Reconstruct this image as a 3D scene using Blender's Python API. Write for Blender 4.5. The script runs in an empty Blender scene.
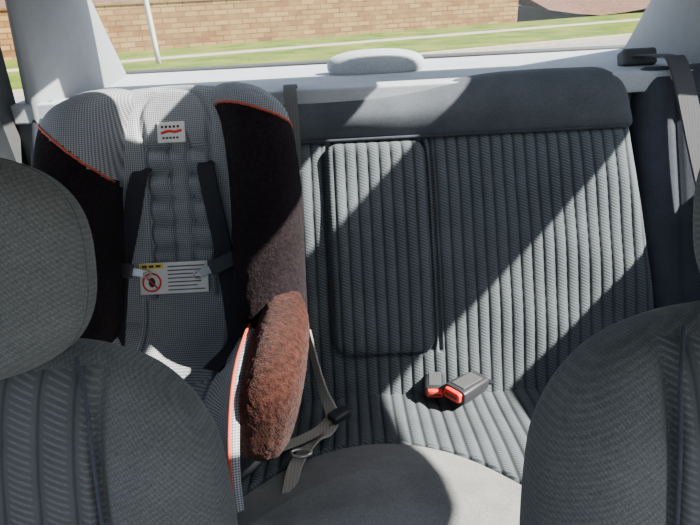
import bpy, math, numpy as np
from mathutils import Matrix, Vector
rad=math.radians
scene=bpy.context.scene
CZ=1.35
# ---------------------------------------------------------------- materials
class NT:
    def __init__(s,name):
        s.m=bpy.data.materials.new(name); s.m.use_nodes=True
        s.n=s.m.node_tree.nodes; s.l=s.m.node_tree.links
        s.b=s.n['Principled BSDF']; s.co=s.n.new('ShaderNodeTexCoord').outputs['Object']
    def new(s,t,**k):
        n=s.n.new(t)
        for a,b in k.items(): setattr(n,a,b)
        return n
    def set(s,inp,v):
        if hasattr(v,'is_linked') or hasattr(v,'links'): s.l.new(v,inp)
        else: inp.default_value=v
    def math(s,op,a,b=0.0,c=None):
        n=s.new('ShaderNodeMath',operation=op); s.set(n.inputs[0],a); s.set(n.inputs[1],b)
        if c is not None: s.set(n.inputs[2],c)
        return n.outputs[0]
    def xyz(s):
        n=s.new('ShaderNodeSeparateXYZ'); s.l.new(s.co,n.inputs[0]); return n.outputs
    def noise(s,scale,detail=3,rough=.6):
        n=s.new('ShaderNodeTexNoise'); s.l.new(s.co,n.inputs['Vector']); n.inputs['Scale'].default_value=scale
        n.inputs['Detail'].default_value=detail; n.inputs['Roughness'].default_value=rough; return n.outputs[0]
    def mix(s,f,a,b,mode='MIX'):
        n=s.new('ShaderNodeMix',data_type='RGBA',blend_type=mode)
        s.set(n.inputs[0],f)
        for i,v in ((6,a),(7,b)):
            s.set(n.inputs[i],(v[0],v[1],v[2],1) if isinstance(v,tuple) else v)
        return n.outputs[2]
    def bump(s,h,strength=.3,dist=.002):
        n=s.new('ShaderNodeBump'); s.l.new(h,n.inputs['Height']); n.inputs['Strength'].default_value=strength
        n.inputs['Distance'].default_value=dist; s.l.new(n.outputs[0],s.b.inputs['Normal'])
    def col(s,c):
        s.set(s.b.inputs['Base Color'],(c[0],c[1],c[2],1) if isinstance(c,tuple) else c)
    def rough(s,r): s.b.inputs['Roughness'].default_value=r
    def sheen(s,w,tint=(1,1,1)):
        s.b.inputs['Sheen Weight'].default_value=w; s.b.inputs['Sheen Roughness'].default_value=.4
        s.b.inputs['Sheen Tint'].default_value=(*tint,1)
def mapr(t,v,a,b,c=0,d=1):
    n=t.new('ShaderNodeMapRange'); t.set(n.inputs[0],v)
    for i,x in zip((1,2,3,4),(a,b,c,d)): n.inputs[i].default_value=x
    return n.outputs[0]
def velour(name,c,var=.2,sheen=.08,fine=900,mot=.08,bs=.25,weave=False):
    t=NT(name); n=mapr(t,t.noise(9,5),.3,.7); f=mapr(t,t.noise(fine,2),.35,.65); md=mapr(t,t.noise(fine*.28,3),.35,.65)
    lo=tuple(x*(1-var) for x in c); hi=tuple(min(1,x*(1+var)) for x in c)
    a=t.mix(n,lo,hi); g=t.mix(f,(.75,.75,.75),(1.25,1.25,1.25)); g2=t.mix(md,(1-mot,)*3,(1+mot,)*3)
    h=t.math('ADD',f,t.math('MULTIPLY',md,mot*3))
    cc=t.mix(1.0,t.mix(1.0,a,g,'MULTIPLY'),g2,'MULTIPLY')
    if weave:
        X,Y,Z=t.xyz()
        s=t.math('MULTIPLY',t.math('SINE',t.math('MULTIPLY',X,6.283/.0055)),t.math('SINE',t.math('ADD',t.math('MULTIPLY',Y,6.283/.0055),t.math('MULTIPLY',X,3.1416/.0055))))
        w=mapr(t,s,-.3,.5); cc=t.mix(1.0,cc,t.mix(w,(.87,.87,.87),(1.13,1.13,1.13)),'MULTIPLY'); h=t.math('ADD',h,t.math('MULTIPLY',w,.6))
    t.col(cc); t.rough(1); t.b.inputs['Specular IOR Level'].default_value=.1; t.sheen(sheen,(.96,.98,1)); t.bump(h,bs,.0016); return t.m
def pinstripe(name,c,pitch,off=0.0,dash=.0066,sheen=.04,k=2.4,gr=.62):
    t=NT(name); X,Y,Z=t.xyz()
    fr=t.math('FRACT',t.math('DIVIDE',t.math('ADD',X,off+10*pitch),pitch))
    d=t.math('ABSOLUTE',t.math('SUBTRACT',fr,.5))
    groove=mapr(t,d,.42,.49)
    zone=mapr(t,d,.37,.27)
    s=t.math('SINE',t.math('ADD',t.math('MULTIPLY',Y,6.283/dash),t.math('MULTIPLY',X,6.283/.014)))
    fz=mapr(t,t.noise(700,2),.35,.65,.4,1)
    dashm=t.math('MULTIPLY',t.math('MULTIPLY',mapr(t,s,-.1,.6),zone),fz)
    n=mapr(t,t.noise(10,5),.3,.7)
    base=t.mix(n,tuple(x*.76 for x in c),tuple(x*1.2 for x in c))
    b2=t.mix(t.math('MULTIPLY',dashm,.72),base,tuple(min(1,x*k) for x in c))
    b3=t.mix(t.math('MULTIPLY',groove,gr),b2,tuple(x*.4 for x in c))
    t.col(b3); t.rough(1); t.b.inputs['Specular IOR Level'].default_value=.08; t.sheen(sheen,(.96,.98,1)); t.bump(dashm,.45,.0013); return t.m
def meshfab(name,c1,c2,s=.0075):
    t=NT(name); X,Y,Z=t.xyz(); k=6.283/s
    a=t.math('SINE',t.math('MULTIPLY',t.math('ADD',X,Y),k)); b=t.math('SINE',t.math('MULTIPLY',t.math('SUBTRACT',X,Y),k))
    m=mapr(t,t.math('MULTIPLY',a,b),-.25,.25)
    n=mapr(t,t.noise(12,3),.3,.7)
    t.col(t.mix(m,c1,t.mix(n,tuple(x*.8 for x in c2),c2))); t.rough(.8); t.bump(m,.3,.001); return t.m
def plain(name,c,r=.6,metal=0,var=.12,sc=40):
    t=NT(name); n=mapr(t,t.noise(sc,4),.3,.7)
    t.col(t.mix(n,tuple(x*(1-var) for x in c),tuple(min(1,x*(1+var)) for x in c))); t.rough(r); t.b.inputs['Metallic'].default_value=metal
    t.bump(t.noise(sc*12,2),.12,.001); return t.m
def webbing(name,c):
    t=NT(name); X,Y,Z=t.xyz()
    s=t.math('SINE',t.math('MULTIPLY',X,6.283/.006)); s2=t.math('SINE',t.math('MULTIPLY',Y,6.283/.004))
    m=mapr(t,t.math('ADD',s,s2),-1,1.5)
    t.col(t.mix(m,tuple(x*.8 for x in c),tuple(min(1,x*1.15) for x in c))); t.rough(.85); t.bump(m,.15,.001); return t.m
PITCH=.0245
m_pin=pinstripe('pinstripe_velour',(.066,.076,.083),PITCH)
m_vel=velour('grey_velour',(.070,.080,.092))
m_vel_c=velour('cushion_velour',(.17,.178,.178))
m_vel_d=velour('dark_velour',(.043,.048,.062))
m_vel_f=velour('front_seat_velour',(.088,.094,.095),.18,weave=True)
m_pin_f=pinstripe('front_seat_weave',(.062,.067,.070),.032,dash=.0065,k=2.1)
m_black_shaded=velour('black_plush_shaded',(.009,.006,.0075),.3,.02,500,.4,.7)  # same plush as the arm pad, shade put into its colour
m_brown_lit=velour('brown_plush_lit',(.030,.011,.008),.3,.05,420,.4,.8)  # same plush as the wings, sunlight put into its colour
m_mesh=meshfab('silver_mesh',(.085,.092,.105),(.36,.385,.41))
m_mesh_d=meshfab('grey_mesh',(.075,.08,.09),(.27,.285,.31))
m_pip=plain('orange_piping',(.36,.055,.025),.7)
m_strap=webbing('black_webbing',(.014,.015,.021))
m_belt=webbing('belt_webbing',(.040,.042,.048))
m_belt_l=webbing('light_webbing',(.28,.27,.24))
m_belt_m=webbing('tether_webbing',(.11,.11,.11))
m_plas=plain('dark_plastic',(.02,.022,.026),.45)
m_metal=plain('metal',(.55,.55,.55),.3,1)
m_post=plain('painted_post',(.42,.42,.40),.6)
m_red=plain('red_plastic',(.75,.03,.02),.35)
m_white=plain('label_white',(.72,.71,.68),.6,var=.04)
m_yel=plain('label_yellow',(.80,.62,.06),.6,var=.04)
m_ink=plain('label_ink',(.04,.04,.04),.7)
m_trim=plain('grey_trim',(.22,.235,.255),.75,var=.05)
m_trimd=plain('dark_trim',(.045,.05,.052),.7)
m_head=velour('headliner_fabric',(.28,.27,.26),.1,.1)
m_deck=velour('shelf_carpet',(.34,.37,.405),.1,.2,600,.03,.15)
m_carpet=velour('carpet',(.05,.05,.055),.3,.1,300)
# ---------------------------------------------------------------- builders
def empty(name):
    o=bpy.data.objects.new(name,None); o.empty_display_size=.1; scene.collection.objects.link(o); return o
def mk(name,V,F,mats,parent=None,mtx=None,fm=None,smooth=True):
    me=bpy.data.meshes.new(name); me.from_pydata([tuple(map(float,v)) for v in V],[],F)
    for m in (mats if isinstance(mats,(list,tuple)) else [mats]): me.materials.append(m)
    if smooth: me.polygons.foreach_set('use_smooth',[True]*len(me.polygons))
    if fm is not None: me.polygons.foreach_set('material_index',fm)
    me.update()
    o=bpy.data.objects.new(name,me); scene.collection.objects.link(o)
    if parent: o.parent=parent
    if mtx is not None:
        if parent: o.matrix_local=mtx
        else: o.matrix_world=mtx
    return o
def gridfaces(ny,nx,wrap=False,o=0):
    F=[]
    for j in range(ny-1):
        for i in range(nx if wrap else nx-1):
            i2=(i+1)%nx
            F.append((o+j*nx+i,o+j*nx+i2,o+(j+1)*nx+i2,o+(j+1)*nx+i))
    return F
def sp(n,k=.5):
    s=np.linspace(0,1,n); return (1-k)*s+k*(.5-.5*np.cos(np.pi*s))
def prof(d,r):
    x=np.clip(d/r,0,1); return np.sqrt(np.maximum(0,1-(1-x)**2))
def field(name,U,Vv,hfun,mats,parent,mtx,back=-.1,fm=None):
    ny,nx=U.shape; W=hfun(U,Vv)
    V=np.stack([U,Vv,W],-1).reshape(-1,3).tolist()
    F=gridfaces(ny,nx)
    mi=[fm(U[j,i],Vv[j,i]) if fm else 0 for j in range(ny-1) for i in range(nx-1)]
    ring=[i for i in range(nx)]+[j*nx+nx-1 for j in range(1,ny)]+[(ny-1)*nx+i for i in range(nx-2,-1,-1)]+[j*nx for j in range(ny-2,0,-1)]
    b=len(V)
    for r in ring: V.append([V[r][0],V[r][1],back])
    n=len(ring)
    for k in range(n):
        F.append((ring[k],b+k,b+(k+1)%n,ring[(k+1)%n])); mi.append(0)
    F.append(tuple(b+k for k in range(n))[::-1]); mi.append(0)
    return mk(name,V,F,mats,parent,mtx,mi)
def pillow(name,u0,u1,v0,v1,w0,depth,r,rc,mats,parent,mtx,back=-.1,nu=60,nv=60,extra=None,fm=None):
    s=sp(nu);q=sp(nv); v=v0+(v1-v0)*q
    dv=np.minimum(np.minimum(v-v0,v1-v),rc); ins=rc-np.sqrt(np.maximum(0,rc*rc-(rc-dv)**2))
    U=(u0+ins)[:,None]+(u1-u0-2*ins)[:,None]*s[None,:]; Vv=np.repeat(v[:,None],nu,1)
    def h(U,Vv):
        d=np.minimum(np.minimum(U-(u0+ins)[:,None],(u1-ins)[:,None]-U),np.minimum(Vv-v0,v1-Vv))
        W=w0+depth*prof(np.maximum(d,0),r)
        if extra: W=W+extra(U,Vv)*prof(np.maximum(d,0),r)
        return W
    return field(name,U,Vv,h,mats,parent,mtx,back,fm)
def cat(P,n):
    P=np.array(P,float); m=len(P); Q=np.vstack([2*P[0]-P[1],P,2*P[-1]-P[-2]])
    out=[]
    for t in np.linspace(0,m-1,n):
        i=min(int(t),m-2); f=t-i; a,b,c,d=Q[i],Q[i+1],Q[i+2],Q[i+3]
        out.append(.5*((2*b)+(-a+c)*f+(2*a-5*b+4*c-d)*f*f+(-a+3*b-3*c+d)*f**3))
    return np.array(out)
def spow(x,e): return np.sign(x)*np.abs(x)**e
def loft(name,st,mats,parent,mtx,axis='v',ns=40,nr=48,e=2.6,fm=None,shape=None):
    S=cat(st,ns); th=np.linspace(0,2*np.pi,nr,endpoint=False)
    rows=[]
    for p,c1,c2,a,b,ro in S:
        x=max(a,.001)*spow(np.cos(th),2/e); y=max(b,.001)*spow(np.sin(th),2/e)
        if shape: y=y+shape(x,y,p,a,b)
        c,s=math.cos(ro),math.sin(ro); X=c1+x*c-y*s; Y=c2+x*s+y*c
        if axis=='z': rows.append(np.stack([X,Y,np.full(nr,p)],-1))
        else: rows.append(np.stack([X,np.full(nr,p),Y],-1))
    V=np.concatenate(rows).tolist(); F=gridfaces(ns,nr,True)
    F.append(tuple(range(nr))[::-1]); F.append(tuple((ns-1)*nr+i for i in range(nr)))
    mi=None
    if fm:
        mi=[fm(*np.mean([V[k] for k in f],0)) for f in F]
    return mk(name,V,F,mats,parent,mtx,mi)
def fuzz(o,amt,size):
    tx=bpy.data.textures.new(o.name+'_pile','CLOUDS'); tx.noise_scale=size; tx.noise_depth=3
    s=o.modifiers.new('sub','SUBSURF'); s.levels=1; s.render_levels=1
    d=o.modifiers.new('pile','DISPLACE'); d.texture=tx; d.strength=amt; d.mid_level=.5
def selip(name,c,r,mats,parent,mtx,e1=2.6,e2=2.6,n=40,shape=None):
    V=[];ny=n//2+1
    for j in range(ny):
        ph=-math.pi/2+math.pi*j/(ny-1)
        for i in range(n):
            t=2*math.pi*i/n
            cp=spow(np.cos(ph),2/e1);spn=spow(np.sin(ph),2/e1)
            V.append([c[0]+r[0]*cp*spow(np.cos(t),2/e2),c[1]+r[1]*spn,c[2]+r[2]*cp*spow(np.sin(t),2/e2)])
    if shape: V=[shape(*v) for v in V]
    return mk(name,V,gridfaces(ny,n,True),mats,parent,mtx)
def tube(name,P,r,mat,parent,mtx,n=60,k=8,smooth=True):
    P=cat(P,n) if smooth else np.array(P,float); n=len(P)
    V=[];prev=None
    for i in range(n):
        T=P[min(i+1,n-1)]-P[max(i-1,0)]; T/=np.linalg.norm(T)+1e-9
        a=prev if prev is not None else (np.array([0,0,1.]) if abs(T[2])<.9 else np.array([1.,0,0]))
        a=a-T*np.dot(a,T); a/=np.linalg.norm(a)+1e-9; prev=a; b=np.cross(T,a)
        for j in range(k):
            t=2*math.pi*j/k; V.append(P[i]+r*(a*math.cos(t)+b*math.sin(t)))
    F=gridfaces(n,k,True); F.append(tuple(range(k))[::-1]); F.append(tuple((n-1)*k+i for i in range(k)))
    return mk(name,V,F,mat,parent,mtx)
def ribbon(name,P,w,th,side,mat,parent,mtx,n=50):
    P=cat(P,n); side=np.array(side,float)
    sd=np.repeat(side[None],n,0) if side.ndim==1 else cat(side,n)
    V=[]
    for i in range(n):
        T=P[min(i+1,n-1)]-P[max(i-1,0)]; T/=np.linalg.norm(T)+1e-9
        a=sd[i]-T*np.dot(sd[i],T); a/=np.linalg.norm(a); b=np.cross(T,a)
        for x,y in ((-1,-1),(-.9,1),(.9,1),(1,-1)): V.append(P[i]+a*x*w/2+b*y*th/2)
    F=gridfaces(n,4,True); F.append((3,2,1,0)); F.append(tuple((n-1)*4+i for i in range(4)))
    return mk(name,V,F,mat,parent,mtx,smooth=False)
def box(name,lo,hi,mat,parent=None,mtx=None,bev=.0):
    x0,y0,z0=lo;x1,y1,z1=hi
    V=[(x0,y0,z0),(x1,y0,z0),(x1,y1,z0),(x0,y1,z0),(x0,y0,z1),(x1,y0,z1),(x1,y1,z1),(x0,y1,z1)]
    F=[(3,2,1,0),(4,5,6,7),(0,1,5,4),(1,2,6,5),(2,3,7,6),(3,0,4,7)]
    o=mk(name,V,F,mat,parent,mtx,smooth=False)
    if bev>0:
        b=o.modifiers.new('bev','BEVEL'); b.width=bev; b.segments=3
    return o
def prism(name,poly,axis,a,b,mat,parent=None,mtx=None,bev=0):
    def pt(p,h):
        return {'x':(h,p[0],p[1]),'y':(p[0],h,p[1]),'z':(p[0],p[1],h)}[axis]
    n=len(poly); V=[pt(p,a) for p in poly]+[pt(p,b) for p in poly]
    F=[tuple(range(n))[::-1],tuple(range(n,2*n))]+[(i,(i+1)%n,n+(i+1)%n,n+i) for i in range(n)]
    o=mk(name,V,F,mat,parent,mtx,smooth=False)
    if bev: 
        q=o.modifiers.new('bev','BEVEL'); q.width=bev; q.segments=3
    return o
def frame(loc,rx): return Matrix.Translation(loc)@Matrix.Rotation(rad(rx),4,'X')
SB=frame((0,1.224,.805),66)
I4=Matrix.Identity(4)
# ---------------------------------------------------------------- rear bench seat
bench=empty('rear_bench_seat')
UR=.628
A0,A1,B0,B1=-.044,.176,-.203,.262
def sdf(U,V,a0,a1,b0,b1,rc):
    cx,cy=(a0+a1)/2,(b0+b1)/2; qx=np.abs(U-cx)-(a1-a0)/2+rc; qy=np.abs(V-cy)-(b1-b0)/2+rc
    return np.minimum(np.maximum(qx,qy),0)+np.hypot(np.maximum(qx,0),np.maximum(qy,0))-rc
def pl(U,pitch=PITCH,amp=.0046): 
    return amp*(np.abs(np.sin(np.pi*U/pitch))**.5)
def back_h(U,V):
    ur=UR+.035*np.clip((.27-V)/.5,0,1)
    e=np.minimum(np.minimum(U+.62,ur-U+.004),.274-V)
    W=.012+.03*prof(np.maximum(e,0),.03)
    W=W+pl(U)
    W+=.018*np.sin(np.clip((V+.285)/.55,0,1)*np.pi)
    W+=.003*np.sin(U*17+V*9)*np.sin(V*23+1)
    d=sdf(U,V,A0,A1,B0,B1,.03)
    W+= -.012*np.exp(-(d/.004)**2)+np.where(d<0,.022*prof(-d,.03),0)
    W+= -.010*np.exp(-((U-A1-.010)/.004)**2)*(V>B0)
    return W
nu=900;nv=150
t=np.linspace(0,1,nu)[None,:]; vv=(-.31+(.584)*sp(nv,.3))[:,None]
ur=UR+.035*np.clip((.27-vv)/.5,0,1)
U=-.62+(ur+.62)*t; Vv=np.repeat(vv,nu,1)
field('pleated_backrest',U,Vv,back_h,m_pin,bench,SB,-.1)
def H(u):
    s=np.clip((u-.02)/.36,0,1); s=s*s*(3-2*s); return .100+.052*s
us=-.62+(UR+.62)*sp(160,.6); rows=[]
for u in us:
    e=prof(min(u+.62,UR-u)+.003,.07); h=H(u)*(.45+.55*e)
    c=[(.264,.02),(.272,.05),(.268+.4*h,.03+.048*e),(.268+.8*h,.02+.03*e),(.268+h,-.025),(.268+.96*h,-.08),(.268+.6*h,-.13),(.2,-.135)]
    k=cat(c,28); k[:,1]+=.002*math.sin(u*31)*np.sin(np.linspace(0,3,28)); rows.append(np.stack([np.full(28,u),k[:,0],k[:,1]],-1))
V=np.concatenate(rows).tolist(); F=gridfaces(len(us),28); F=[f[::-1] for f in F]
F.append(tuple(range(28))); F.append(tuple((len(us)-1)*28+i for i in range(28))[::-1])
mk('top_roll',V,F,m_vel,bench,SB)
tube('roll_seam',[(-.61,.266,.042),(.0,.266,.05),(UR-.01,.266,.045)],.0035,m_vel_d,bench,SB)
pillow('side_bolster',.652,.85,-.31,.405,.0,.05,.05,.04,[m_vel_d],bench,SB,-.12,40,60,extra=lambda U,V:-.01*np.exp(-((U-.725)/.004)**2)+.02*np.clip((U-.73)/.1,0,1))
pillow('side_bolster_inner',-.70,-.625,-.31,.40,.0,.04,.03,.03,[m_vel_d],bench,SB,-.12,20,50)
CF=frame((0,1.108,.546),-6)
def seam(u): return min(.23+.085*((u-.03)/.2)**2,.40)
def cush(U,V):
    front=-V
    ys=.23+.085*((U-.03)/.2)**2; ys=np.minimum(ys,.40)
    s=1/(1+np.exp((front-ys)/.004))
    W=.0+pl(U,PITCH,.005)*s+.006*(1-s)
    W+= -.012*np.exp(-((front-ys)/.006)**2)
    W+= .022*np.exp(-((U-.04)/.16)**2)*np.clip((front-.1)/.2,0,1)
    W+= .02*np.clip((front-ys)/.12,0,1)
    W+=.003*np.sin(U*14+1)*np.sin(front*19)
    W-= .10*np.clip((front-.43)/.09,0,1)**2
    W-= .012*(1-prof(np.maximum(front+.02,0),.05))
    e=np.minimum(U+.68,.83-U); W+= .03*(prof(np.maximum(e,0),.06)-1)
    return W
U,Vv=np.meshgrid(np.linspace(-.68,.83,900),-.53+.60*np.linspace(0,1,220))
field('seat_cushion',U,Vv,cush,[m_pin,m_vel_c],bench,CF,-.16,fm=lambda u,v:0 if -v<seam(u) else 1)
# ---------------------------------------------------------------- buckles
def buckle(x,y,rz,name,rx=0,sc=1.1,dz=0):
    p=empty(name)
    z=.546+(1.108-y)*.105+.030+dz
    M=Matrix.Translation((x,y,z))@Matrix.Rotation(rad(rz),4,'Z')@Matrix.Rotation(rad(rx),4,'X')@Matrix.Scale(sc,4)
    loft('body',[(-.038,0,0,.019,.011,0),(-.034,0,0,.022,.013,0),(0,0,0,.021,.0135,0),(.03,0,0,.018,.011,0),(.036,0,0,.013,.008,0)],m_plas,p,M,e=5,ns=20)
    loft('release_button',[(-.046,0,.001,.014,.006,0),(-.044,0,.001,.0165,.0085,0),(-.037,0,.001,.018,.010,0)],m_red,p,M,e=5,ns=8)
    box('tongue_slot',(-.012,-.0475,-.001),(.012,-.045,.0025),m_plas,p,M)
    box('face_plate',(-.013,-.030,.012),(.013,.02,.0145),m_trimd,p,M,.001)
    ribbon('stalk',[(0,.03,0),(0,.045,-.004),(0,.06,-.014)],.022,.006,(1,0,0),m_plas,p,M,20)
buckle(.170,1.066,-8,'seat_belt_buckle',4,1.0,.004)
buckle(.236,1.034,-50,'seat_belt_buckle',-4,1.25,.006)
# ---------------------------------------------------------------- child seat
cs=empty('child_car_seat'); UC=-.34
path=[(.375,.07),(.385,.10),(.375,.13),(.34,.137),(.2,.125),(.05,.115),(-.06,.115),(-.13,.13),(-.175,.18),(-.20,.26),(-.222,.33),(-.245,.38),(-.28,.40),(-.325,.39)]
NP=240; Pp=cat(path,NP); NU=120
q=np.linspace(-1,1,NU); V=[]; 
for i in range(NP):
    T=Pp[min(i+1,NP-1)]-Pp[max(i-1,0)]; T/=np.linalg.norm(T)
    n=np.array([-T[1],T[0]])
    if i<34: n=np.array([0,1.])
    elif n[1]*1+n[0]*.6<0: n=-n
    v,w=Pp[i]; pan=np.clip((-.10-v)/.08,0,1)
    hw=.13+.012*np.clip((.1-v)/.2,0,1)+.014*pan
    x=UC+q*hw
    h=(.02+.085*pan)*np.abs(q)**3.2
    ax=np.abs(q)*hw
    if v>-.05 and i>=34:
        g=0
        for vg in (.255,.205,.155,.105,.055): g=g+np.exp(-((v-vg)/.005)**2)
        m1=1/(1+np.exp((ax-.066)/.002))
        h=h-.012*g*m1*(ax>.02)-.010*np.exp(-((ax-.066)/.005)**2)*(1/(1+np.exp((v-.30)/.01)))
        h=h-.008*np.exp(-((ax-.020)/.005)**2)*(.02<v<.28)
        h=h+.007*np.cos((v-.23)/.05*2*np.pi)*m1*(v<.27)*(v>.03)
        rr=np.hypot(ax,(v-.30)*1.0); h=h-.007*np.exp(-((rr-.075)/.005)**2)*(v>.28)
    elif v<=-.05:
        h=h-.006*np.exp(-((ax-.085)/.004)**2)-.006*np.exp(-((v+.20)/.004)**2)
    for k in range(NU): 
        hk=h[k] if np.ndim(h) else h
        if i<34: hk=0
        vv_=v+n[0]*hk-(.028*abs(q[k])**3 if v>.30 else .028*abs(q[k])**3*max(0,(v-.2)/.1))
        V.append([x[k],vv_,w+n[1]*hk])
o=mk('quilted_pad',V,gridfaces(NP,NU),[m_mesh],cs,SB)
so=o.modifiers.new('s','SOLIDIFY'); so.thickness=.015; so.offset=1 
stR=[(.378,-.225,.10,.015,.02,0),(.370,-.222,.115,.035,.045,-.2),(.345,-.205,.14,.055,.075,-.3),(.29,-.174,.16,.066,.098,-.22),(.16,-.158,.17,.069,.106,-.12),(0,-.157,.175,.069,.11,-.05),(-.10,-.155,.185,.066,.105,0),(-.18,-.15,.19,.05,.09,0),(-.22,-.15,.19,.03,.06,0)]
def lineR(u): return .315+(u+.22)*-.35
def lineL(u): return .19+(-.46-u)*.9
fuzz(loft('wing_bolster_1',stR,[m_black_shaded,m_mesh_d],cs,SB,ns=110,nr=72,e=2.3,fm=lambda u,v,w:1 if v>lineR(u) else 0),.003,.012)
stL=[(v,2*UC-c,w,a,b,-r) for v,c,w,a,b,r in stR]
loft('wing_bolster_2',stL,[m_black_shaded,m_mesh_d],cs,SB,ns=110,nr=72,e=2.3,fm=lambda u,v,w:1 if v>lineL(u) else 0)
def surf(st,line,t0,t1,e=2.3):
    S=cat(st,400); out=[]
    for t in np.linspace(t0,t1,40):
        best=None
        for p,c1,c2,a,b,ro in S:
            x=a*spow(np.cos(t),2/e);y=b*spow(np.sin(t),2/e); X=c1+x*math.cos(ro)-y*math.sin(ro);Y=c2+x*math.sin(ro)+y*math.cos(ro)
            d=abs(p-line(X))
            if best is None or d<best[0]: best=(d,(X,p,Y))
        out.append(best[1])
    return out
tube('wing_piping_1',surf(stR,lineR,0,math.pi),.0026,m_pip,cs,SB,n=90)
tube('wing_piping_2',surf(stL,lineL,0,math.pi),.0026,m_pip,cs,SB,n=90)
loft('plastic_shell',[(.345,UC,.035,.12,.02,0),(.33,UC,.035,.17,.032,0),(.28,UC,.035,.215,.036,0),(0,UC,.035,.225,.036,0),(-.2,UC,.04,.22,.04,0),(-.24,UC,.05,.2,.04,0)],m_plas,cs,SB,e=5)
loft('base',[(.585,UC,.93,.15,.14,0),(.60,UC,.93,.17,.16,0),(.66,UC,.92,.20,.19,0),(.695,UC,.91,.20,.19,0)],m_plas,cs,I4,axis='z',e=4)
def arm(nm,cx,mat,r,s=1):
    st=[(.680,cx-.006*s,.780,.012,.03,r),(.690,cx-.006*s,.781,.032,.054,r),(.718,cx-.004*s,.782,.043,.074,r),(.77,cx-.002*s,.785,.048,.083,r),(.84,cx+.0*s,.788,.049,.084,r),(.92,cx+.002*s,.793,.047,.080,r),(.98,cx,.803,.042,.070,r*.6),(1.03,cx,.81,.03,.05,0)]
    return loft(nm,st,mat,cs,I4,axis='y',ns=90,nr=90,e=2.8)
fuzz(arm('armrest_pad_1',-.134,m_brown_lit,-.27),.0035,.008); arm('armrest_pad_2',2*UC+.134,m_black_shaded,.27,-1)
edge=[V[i*NU+NU-1] for i in range(int(NP*.52),NP,6)]; tube('edge_piping_1',edge,.003,m_pip,cs,SB,n=80)
edge=[V[i*NU] for i in range(int(NP*.52),NP,6)]; tube('edge_piping_2',edge,.003,m_pip,cs,SB,n=80)
def hs(nm,P): ribbon(nm,P,.036,.003,(1,0,0),m_strap,cs,SB)
hs('harness_strap_1',[(-.412,.215,.120),(-.418,.19,.142),(-.435,.12,.138),(-.455,.04,.138),(-.465,.0,.140),(-.47,-.08,.15),(-.46,-.16,.20),(-.43,-.19,.27)])
hs('harness_strap_2',[(-.282,.225,.120),(-.280,.20,.142),(-.268,.12,.138),(-.255,.04,.138),(-.250,.0,.142),(-.238,-.08,.155),(-.228,-.14,.20),(-.26,-.18,.27)])
def clip(nm,x,y,rz,s):
    M=SB@Matrix.Translation((x,y,.152))@Matrix.Rotation(rad(rz),4,'Z')
    loft(nm+'_body',[(-.014,0,0,.024,.006,0),(-.012,0,0,.028,.008,0),(.012,0,0,.028,.008,0),(.014,0,0,.024,.006,0)],m_plas,cs,M,e=5,ns=12)
    lo,hi=((.020,.05) if s>0 else (-.05,-.020))
    box(nm+'_tongue',(lo,-.008,-.002),(hi,.008,.002),m_metal,cs,M,.001)
    tube(nm+'_ring',[(s*.056+.008*math.cos(t),.008*math.sin(t),0) for t in np.linspace(0,6.28,16)],.002,m_metal,cs,M,n=30)
clip('chest_clip_1',-.462,.01,-12,1); clip('chest_clip_2',-.253,.012,22,-1)
LM=SB@Matrix.Translation((-.362,-.012,.120))
lab=box('warning_label',(-.07,-.032,0),(.07,.032,.003),m_white,cs,LM,.001)
box('label_header',(-.068,.020,.003),(-.02,.03,.0035),m_yel,cs,LM)
for k in range(7): box('label_text_%d'%k,(-.012,.022-k*.008,.003),(.064-(k%3)*.008,.0242-k*.008,.0034),m_ink,cs,LM)
for k in range(3): box('label_hdr_text_%d'%k,(-.064+.014*k,.0225,.0035),(-.054+.014*k,.0275,.0038),m_ink,cs,LM)
tube('label_ring',[(-.045+.018*math.cos(t),-.008+.018*math.sin(t),.004) for t in np.linspace(0,6.283,24)],.0018,m_red,cs,LM,n=60)
tube('label_slash',[(-.057,.004,.004),(-.033,-.02,.004)],.0016,m_red,cs,LM,n=4)
selip('label_figure',(-.045,-.008,.003),(.007,.010,.001),m_ink,cs,LM,2,2,16)
LG=SB@Matrix.Translation((-.348,.283,.134))
box('logo_tag',(-.028,-.021,0),(.028,.021,.004),m_white,cs,LG,.001)
tube('logo_swoosh',[(-.02,-.002,.004),(-.005,.002,.004),(.008,.0,.004),(.022,.003,.004)],.0028,m_red,cs,LG)
for k in range(5):
    box('logo_text_%d'%k,(-.02+.008*k,.008,.004),(-.015+.008*k,.013,.0045),m_ink,cs,LG); box('logo_sub_%d'%k,(-.018+.007*k,-.014,.004),(-.013+.007*k,-.010,.0045),m_ink,cs,LG)
te=empty('tether_strap'); ribbon('webbing',[(-.105,.20,.07),(-.105,.30,.09),(-.108,.37,.08),(-.11,.395,.03),(-.11,.39,-.10),(-.11,.35,-.2)],.028,.003,(1,0,0),m_belt_m,te,SB)
la=empty('lower_anchor_strap')
ribbon('webbing',[(-.095,1.06,.73),(-.080,1.02,.67),(-.066,.98,.63),(-.050,.94,.605),(-.06,.90,.60),(-.095,.86,.60),(-.115,.81,.604),(-.120,.74,.612)],.026,.003,[(.5,-.6,.5),(.5,-.6,.5),(.7,-.5,.4),(1,-.2,.1),(.8,.5,.1),(.8,.5,.1),(1,.1,0),(1,.1,0)],m_belt_l,la,I4)
ribbon('webbing_tail',[(-.056,.93,.605),(-.08,.90,.602),(-.12,.875,.60),(-.16,.86,.60)],.024,.003,(.3,.9,0),m_belt_l,la,I4)
loft('hook_housing',[(-.022,0,0,.010,.006,0),(-.018,0,0,.014,.009,0),(.012,0,0,.013,.009,0),(.022,0,0,.008,.006,0)],m_plas,la,Matrix.Translation((-.035,.935,.612))@Matrix.Rotation(rad(-50),4,'Z'),e=4,ns=14)
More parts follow.
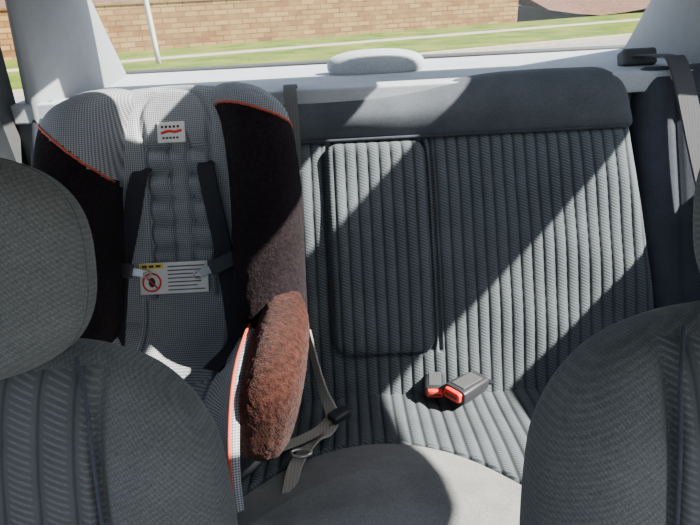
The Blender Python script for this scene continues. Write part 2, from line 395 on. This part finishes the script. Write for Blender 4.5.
tube('adjuster_ring',[(-.105+.018*math.cos(t),.835+.010*math.sin(t),.611) for t in np.linspace(0,6.283,20)],.003,m_metal,la,I4)
# ---------------------------------------------------------------- shoulder belt
sb=empty('seat_belt'); ribbon('webbing',[(.70,.45,-.05),(.715,.415,.04),(.725,.38,.072),(.745,.20,.088),(.775,-.02,.095),(.80,-.25,.09)],.045,.003,(1,0,0),m_belt,sb,SB)
box('belt_guide',(-.04,-.02,-.02),(.04,.02,.02),m_trimd,sb,SB@Matrix.Translation((.70,.445,-.06)),.008)
# ---------------------------------------------------------------- front seats
def front_seat(cx,cy,cz,lean,hx,name):
    p=empty(name); M=frame((cx,cy,cz),90-lean)
    def shp(x,y,pv,a,b):
        fr=(y>0); s=np.abs(x)
        w=np.zeros_like(x)
        k=np.clip(-pv/.1,0,1)
        w+=.020*np.exp(-((s-.205)/.045)**2)*k
        w+=-.014*np.exp(-((s-(.148+.02*np.clip((-pv-.1)/.4,0,1)))/.006)**2)*k
        cen=(s<.144); w+=np.where(cen,.004*(np.abs(np.sin(np.pi*x/.032))**.6)*k,0)
        return w*fr
    st=[(-.62,0,0,.235,.075,0),(-.55,0,.0,.25,.085,0),(-.3,0,0,.255,.08,0),(-.15,0,0,.247,.075,0),(-.085,0,0,.228,.068,0),(-.038,0,0,.190,.055,0),(-.012,0,0,.14,.035,0),(0,0,0,.09,.012,0)]
    loft('backrest',st,[m_vel_f,m_pin_f],p,M,ns=110,nr=420,e=3.2,shape=shp,fm=lambda u,v,w:1 if (abs(u)<.146+.02*min(max((-v-.1)/.4,0),1) and w>0 and v<-.02) else 0)
    for s in (-1,1):
        tube('seam_%d'%(s+2),[(s*.125,-.012,.035),(s*.142,-.05,.062),(s*.148,-.12,.073),(s*.157,-.3,.078),(s*.167,-.55,.083)],.002,m_vel_d,p,M)
    def hshape(x,y,z):
        return [x,y,z+.012*(1-((x-hx)/.13)**2)]
    selip('headrest',(hx,.075,.015),(.132,.108,.062),m_vel_f,p,M,2.7,2.6,72,hshape)
    R=[(hx+.1325*spow(np.cos(t),2/2.7)*.985,.075+.109*spow(np.sin(t),2/2.7)*.985,.022) for t in np.linspace(0,2*math.pi,60)]
    tube('headrest_seam',R,.0015,m_vel_d,p,M,n=150)
    for s in (-1,1): tube('headrest_post_%d'%(s+2),[(hx+s*.06,-.06,0),(hx+s*.06,.02,0)],.006,m_metal,p,M,n=4)
    C=frame((cx,cy-.22,.50),0)
    pillow('cushion',-.25,.25,-.45,.10,.0,.10,.07,.06,m_vel_f,p,C,-.06,40,40)
    box('seat_base',(-.2,-.35,-.28),(.2,.05,-.05),m_plas,p,C,.01)
    return p
front_seat(-.388,.52,1.053,17,.006,'front_seat')
front_seat(.405,.47,1.084,17,.034,'front_seat')
# ---------------------------------------------------------------- car interior
XL,XR=-.72,.90
floor=box('floor',(XL,-.8,.16),(XR,1.3,.22),m_carpet)
dk=empty('rear_parcel_shelf')
prism('shelf',[(XL,1.33),(XR,1.33),(.90,1.87),(-.70,1.87)],'z',1.13,1.172,m_deck,dk,I4,.004)
box('shelf_support',(XL,1.36,.3),(XR,1.40,1.13),m_trimd,dk,I4)
YZ=lambda y:Matrix(((1,0,0,0),(0,0,-1,y),(0,1,0,0),(0,0,0,1)))
h1=empty('brake_light'); selip('housing',(.092,1.190,0),(.125,.038,.05),m_deck,h1,YZ(1.60),2.5,2.6)
box('lens',(.01,1.648,1.176),(.175,1.655,1.200),m_red,h1,I4,.002)
rf=empty('ceiling')
R0,R1=1.45,1.49
def hl(k,x0,y0,x1,y1): box('headliner_%d'%k,(x0,y0,R0),(x1,y1,R1),m_head,rf,I4)
# roof panels around made-up openings that let the sun bands in
hl(1,XL-.05,-.45,.42,1.10); hl(2,.42,-.45,XR+.05,.36); hl(3,.80,.36,XR+.05,.86); hl(4,.64,.86,XR+.05,1.30); hl(5,XL-.05,1.32,XR+.05,1.48)
hl(7,XL-.05,1.10,-.36,1.32); hl(8,.03,1.10,.40,1.32)
def door(nm,x0,x1,inner,zs,zt,y0,y1,mt):
    p=empty(nm)
    box('panel',(x0,-.3,.22),(x1,1.34,zs),mt,p,I4,.008)
    box('window_rail',(x0,-.3,zt),(x1,1.34,1.49),m_trimd,p,I4)
    prism('window_frame',[(y1,zs-.01),(1.36,zs-.01),(1.36,zt+.01),(y1-.06,zt+.01)],'x',x0,x1,m_trimd,p,I4)
    box('b_pillar',(x0,y0-.08,zs-.01),(x1,y0,zt+.01),m_trim,p,I4)
    box('armrest',(min(inner,inner+(.05 if inner<0 else -.05)),.35,.70),(max(inner,inner+(.05 if inner<0 else -.05)),1.0,.76),m_trimd,p,I4,.015)
door('door_1',XR,XR+.06,XR,1.06,1.345,.42,1.28,m_trimd)
door('door_2',XL-.06,XL,XL,1.05,1.40,.50,1.30,m_trim)
def pillar(nm,x_f,x_r,side):
    p=empty(nm)
    fb=np.array([x_f,1.34,1.0]); ft=np.array([x_f+side*-.03,1.34,1.47]); rb=np.array([x_r,1.87,1.165]); rt=np.array([x_r-side*.06,1.46,1.47])
    n=24; V=[]
    for j in range(n):
        a=j/(n-1)
        for i in range(n):
            b=i/(n-1); q=(fb*(1-a)+ft*a)*(1-b)+(rb*(1-a)+rt*a)*b
            q=q+np.array([-side*.045*math.sin(math.pi*b)**.8,0,0]); V.append(q)
    o=mk('trim_panel',V,gridfaces(n,n),m_trim,p,I4); s=o.modifiers.new('s','SOLIDIFY'); s.thickness=.03; s.offset=-1 if side>0 else 1
    box('quarter_panel',(x_f-.03,1.34,.22),(x_f+.03,1.9,1.17),m_trimd,p,I4)
pillar('c_pillar_trim',XL+.02,-.67,-1); pillar('c_pillar_trim',XR-.0,.885,1)
gm=bpy.data.materials.new('window_glass'); gm.use_nodes=True; n=gm.node_tree.nodes; l=gm.node_tree.links
n.remove(n['Principled BSDF']); tr=n.new('ShaderNodeBsdfTransparent'); gl=n.new('ShaderNodeBsdfGlossy'); gl.inputs['Roughness'].default_value=.05; mx=n.new('ShaderNodeMixShader'); mx.inputs[0].default_value=.05
tr.inputs[0].default_value=(.95,.97,.96,1)
l.new(tr.outputs[0],mx.inputs[1]); l.new(gl.outputs[0],mx.inputs[2]); l.new(mx.outputs[0],n['Material Output'].inputs[0])
w=empty('window_1')
mk('glass',[(-.665,1.87,1.178),(.885,1.87,1.178),(.83,1.48,1.45),(-.61,1.48,1.45)],[(0,1,2,3)],gm,w,I4,smooth=False)
tube('lower_seal',[(-.68,1.885,1.172),(.1,1.89,1.174),(.895,1.885,1.172)],.009,m_trimd,w,I4)
# ---------------------------------------------------------------- exterior
ang=math.atan2(9,22); EX=Matrix.Translation((-8,21,0))@Matrix.Rotation(ang,4,'Z')
def ext_mat(name,kind):
    t=NT(name)
    if kind=='brick':
        b=t.new('ShaderNodeTexBrick'); mp=t.new('ShaderNodeMapping'); mp.inputs['Rotation'].default_value=(rad(90),0,0)
        t.l.new(t.co,mp.inputs[0]); t.l.new(mp.outputs[0],b.inputs['Vector'])
        b.inputs['Color1'].default_value=(.13,.055,.018,1); b.inputs['Color2'].default_value=(.27,.16,.065,1); b.inputs['Mortar'].default_value=(.09,.055,.028,1)
        b.inputs['Scale'].default_value=1; b.inputs['Brick Width'].default_value=.5; b.inputs['Row Height'].default_value=.17; b.inputs['Mortar Size'].default_value=.022
        t.col(t.mix(mapr(t,t.noise(1.8,5),.35,.65,0,.7),b.outputs[0],t.mix(.5,b.outputs[0],(.30,.20,.085)))); t.rough(1); t.b.inputs['Specular IOR Level'].default_value=.1
    elif kind=='grass':
        n1=mapr(t,t.noise(.8,5),.35,.65); n2=mapr(t,t.noise(30,3),.3,.7)
        t.col(t.mix(n1,t.mix(n2,(.025,.06,.006),(.07,.13,.012)),t.mix(n2,(.10,.13,.02),(.19,.19,.04)))); t.rough(1); t.b.inputs['Specular IOR Level'].default_value=.05
    elif kind=='conc':
        t.col(t.mix(mapr(t,t.noise(3,5),.3,.7),(.25,.22,.17),(.34,.30,.23))); t.rough(.9)
    elif kind=='mulch':
        t.col(t.mix(mapr(t,t.noise(6,5),.35,.65),(.04,.015,.008),(.16,.07,.035))); t.rough(.95)
    else:
        t.col(t.mix(mapr(t,t.noise(3,5),.3,.7),(.14,.14,.145),(.2,.2,.2))); t.rough(.9)
    return t.m
mg=ext_mat('grass','grass'); mb=ext_mat('brick','brick'); mc=ext_mat('concrete','conc'); mm=ext_mat('mulch','mulch'); ma=ext_mat('asphalt','asph')
rw=empty('brick_retaining_wall'); 
box('wall_body',(-14,0,0),(17,.4,1.50),mb,rw,EX)
box('wall_cap',(-14,-.05,1.50),(17,.45,1.58),mb,rw,EX)
def slab(nm,y0,y1,z,mat,x0=-30,x1=60): return box(nm,(x0,y0,z-.1),(x1,y1,z),mat,None,EX)
slab('lawn',-3.8,-.01,.05,mg); slab('sidewalk',-4.7,-3.81,.06,mc); slab('grass_verge',-9.0,-4.71,.05,mg); slab('curb',-9.3,-9.01,.04,mc)
box('road',(-60,-30,-.15),(60,60,-.06),ma)
n=60;V=[]
for j in range(n):
    for i in range(n):
        x=-16+90*i/(n-1); y=.45+30*j/(n-1); z=(1.4 if x<17 else max(0.06,1.4-(x-17)*.5))+.12*(y)+.1*math.sin(x*1.3+y)*math.cos(y*.7)
        V.append((x,y,z))
mk('mulch_bank',V,gridfaces(n,n),mm,None,EX)
sg=empty('sign_post'); tube('pole',[(-4.60,16,.05),(-4.66,16,1.5),(-4.72,16,2.6)],.065,m_post,sg,I4,n=8)
box('sign_plate',(-4.95,15.90,2.2),(-4.45,15.93,2.8),m_white,sg,I4,.01)
# ---------------------------------------------------------------- light
W=bpy.data.worlds.new('World'); scene.world=W; W.use_nodes=True; nt=W.node_tree; bg=nt.nodes['Background']
sk=nt.nodes.new('ShaderNodeTexSky'); sk.sky_type='NISHITA'; sk.sun_disc=False; sk.sun_elevation=rad(40); sk.sun_rotation=rad(105)
hs_=nt.nodes.new('ShaderNodeHueSaturation'); hs_.inputs['Saturation'].default_value=.6
nt.links.new(sk.outputs[0],hs_.inputs['Color']); nt.links.new(hs_.outputs[0],bg.inputs[0]); bg.inputs[1].default_value=.45
S=Vector((.72,-.18,.63)).normalized()
L=bpy.data.lights.new('sun','SUN'); L.energy=31; L.angle=rad(.9); L.color=(1,.94,.85)
lo=bpy.data.objects.new('sun',L); scene.collection.objects.link(lo); lo.rotation_euler=S.to_track_quat('Z','Y').to_euler(); lo.location=(5,-3,6)
# ---------------------------------------------------------------- camera
cd=bpy.data.cameras.new('camera'); cam=bpy.data.objects.new('camera',cd); scene.collection.objects.link(cam); scene.camera=cam
cd.sensor_width=36; cd.lens=594/700*36; cd.clip_start=.02
cam.matrix_world=Matrix.Translation((0,0,CZ))@Matrix.Rotation(rad(66),4,'X')@Matrix.Rotation(rad(-3),4,'Z')
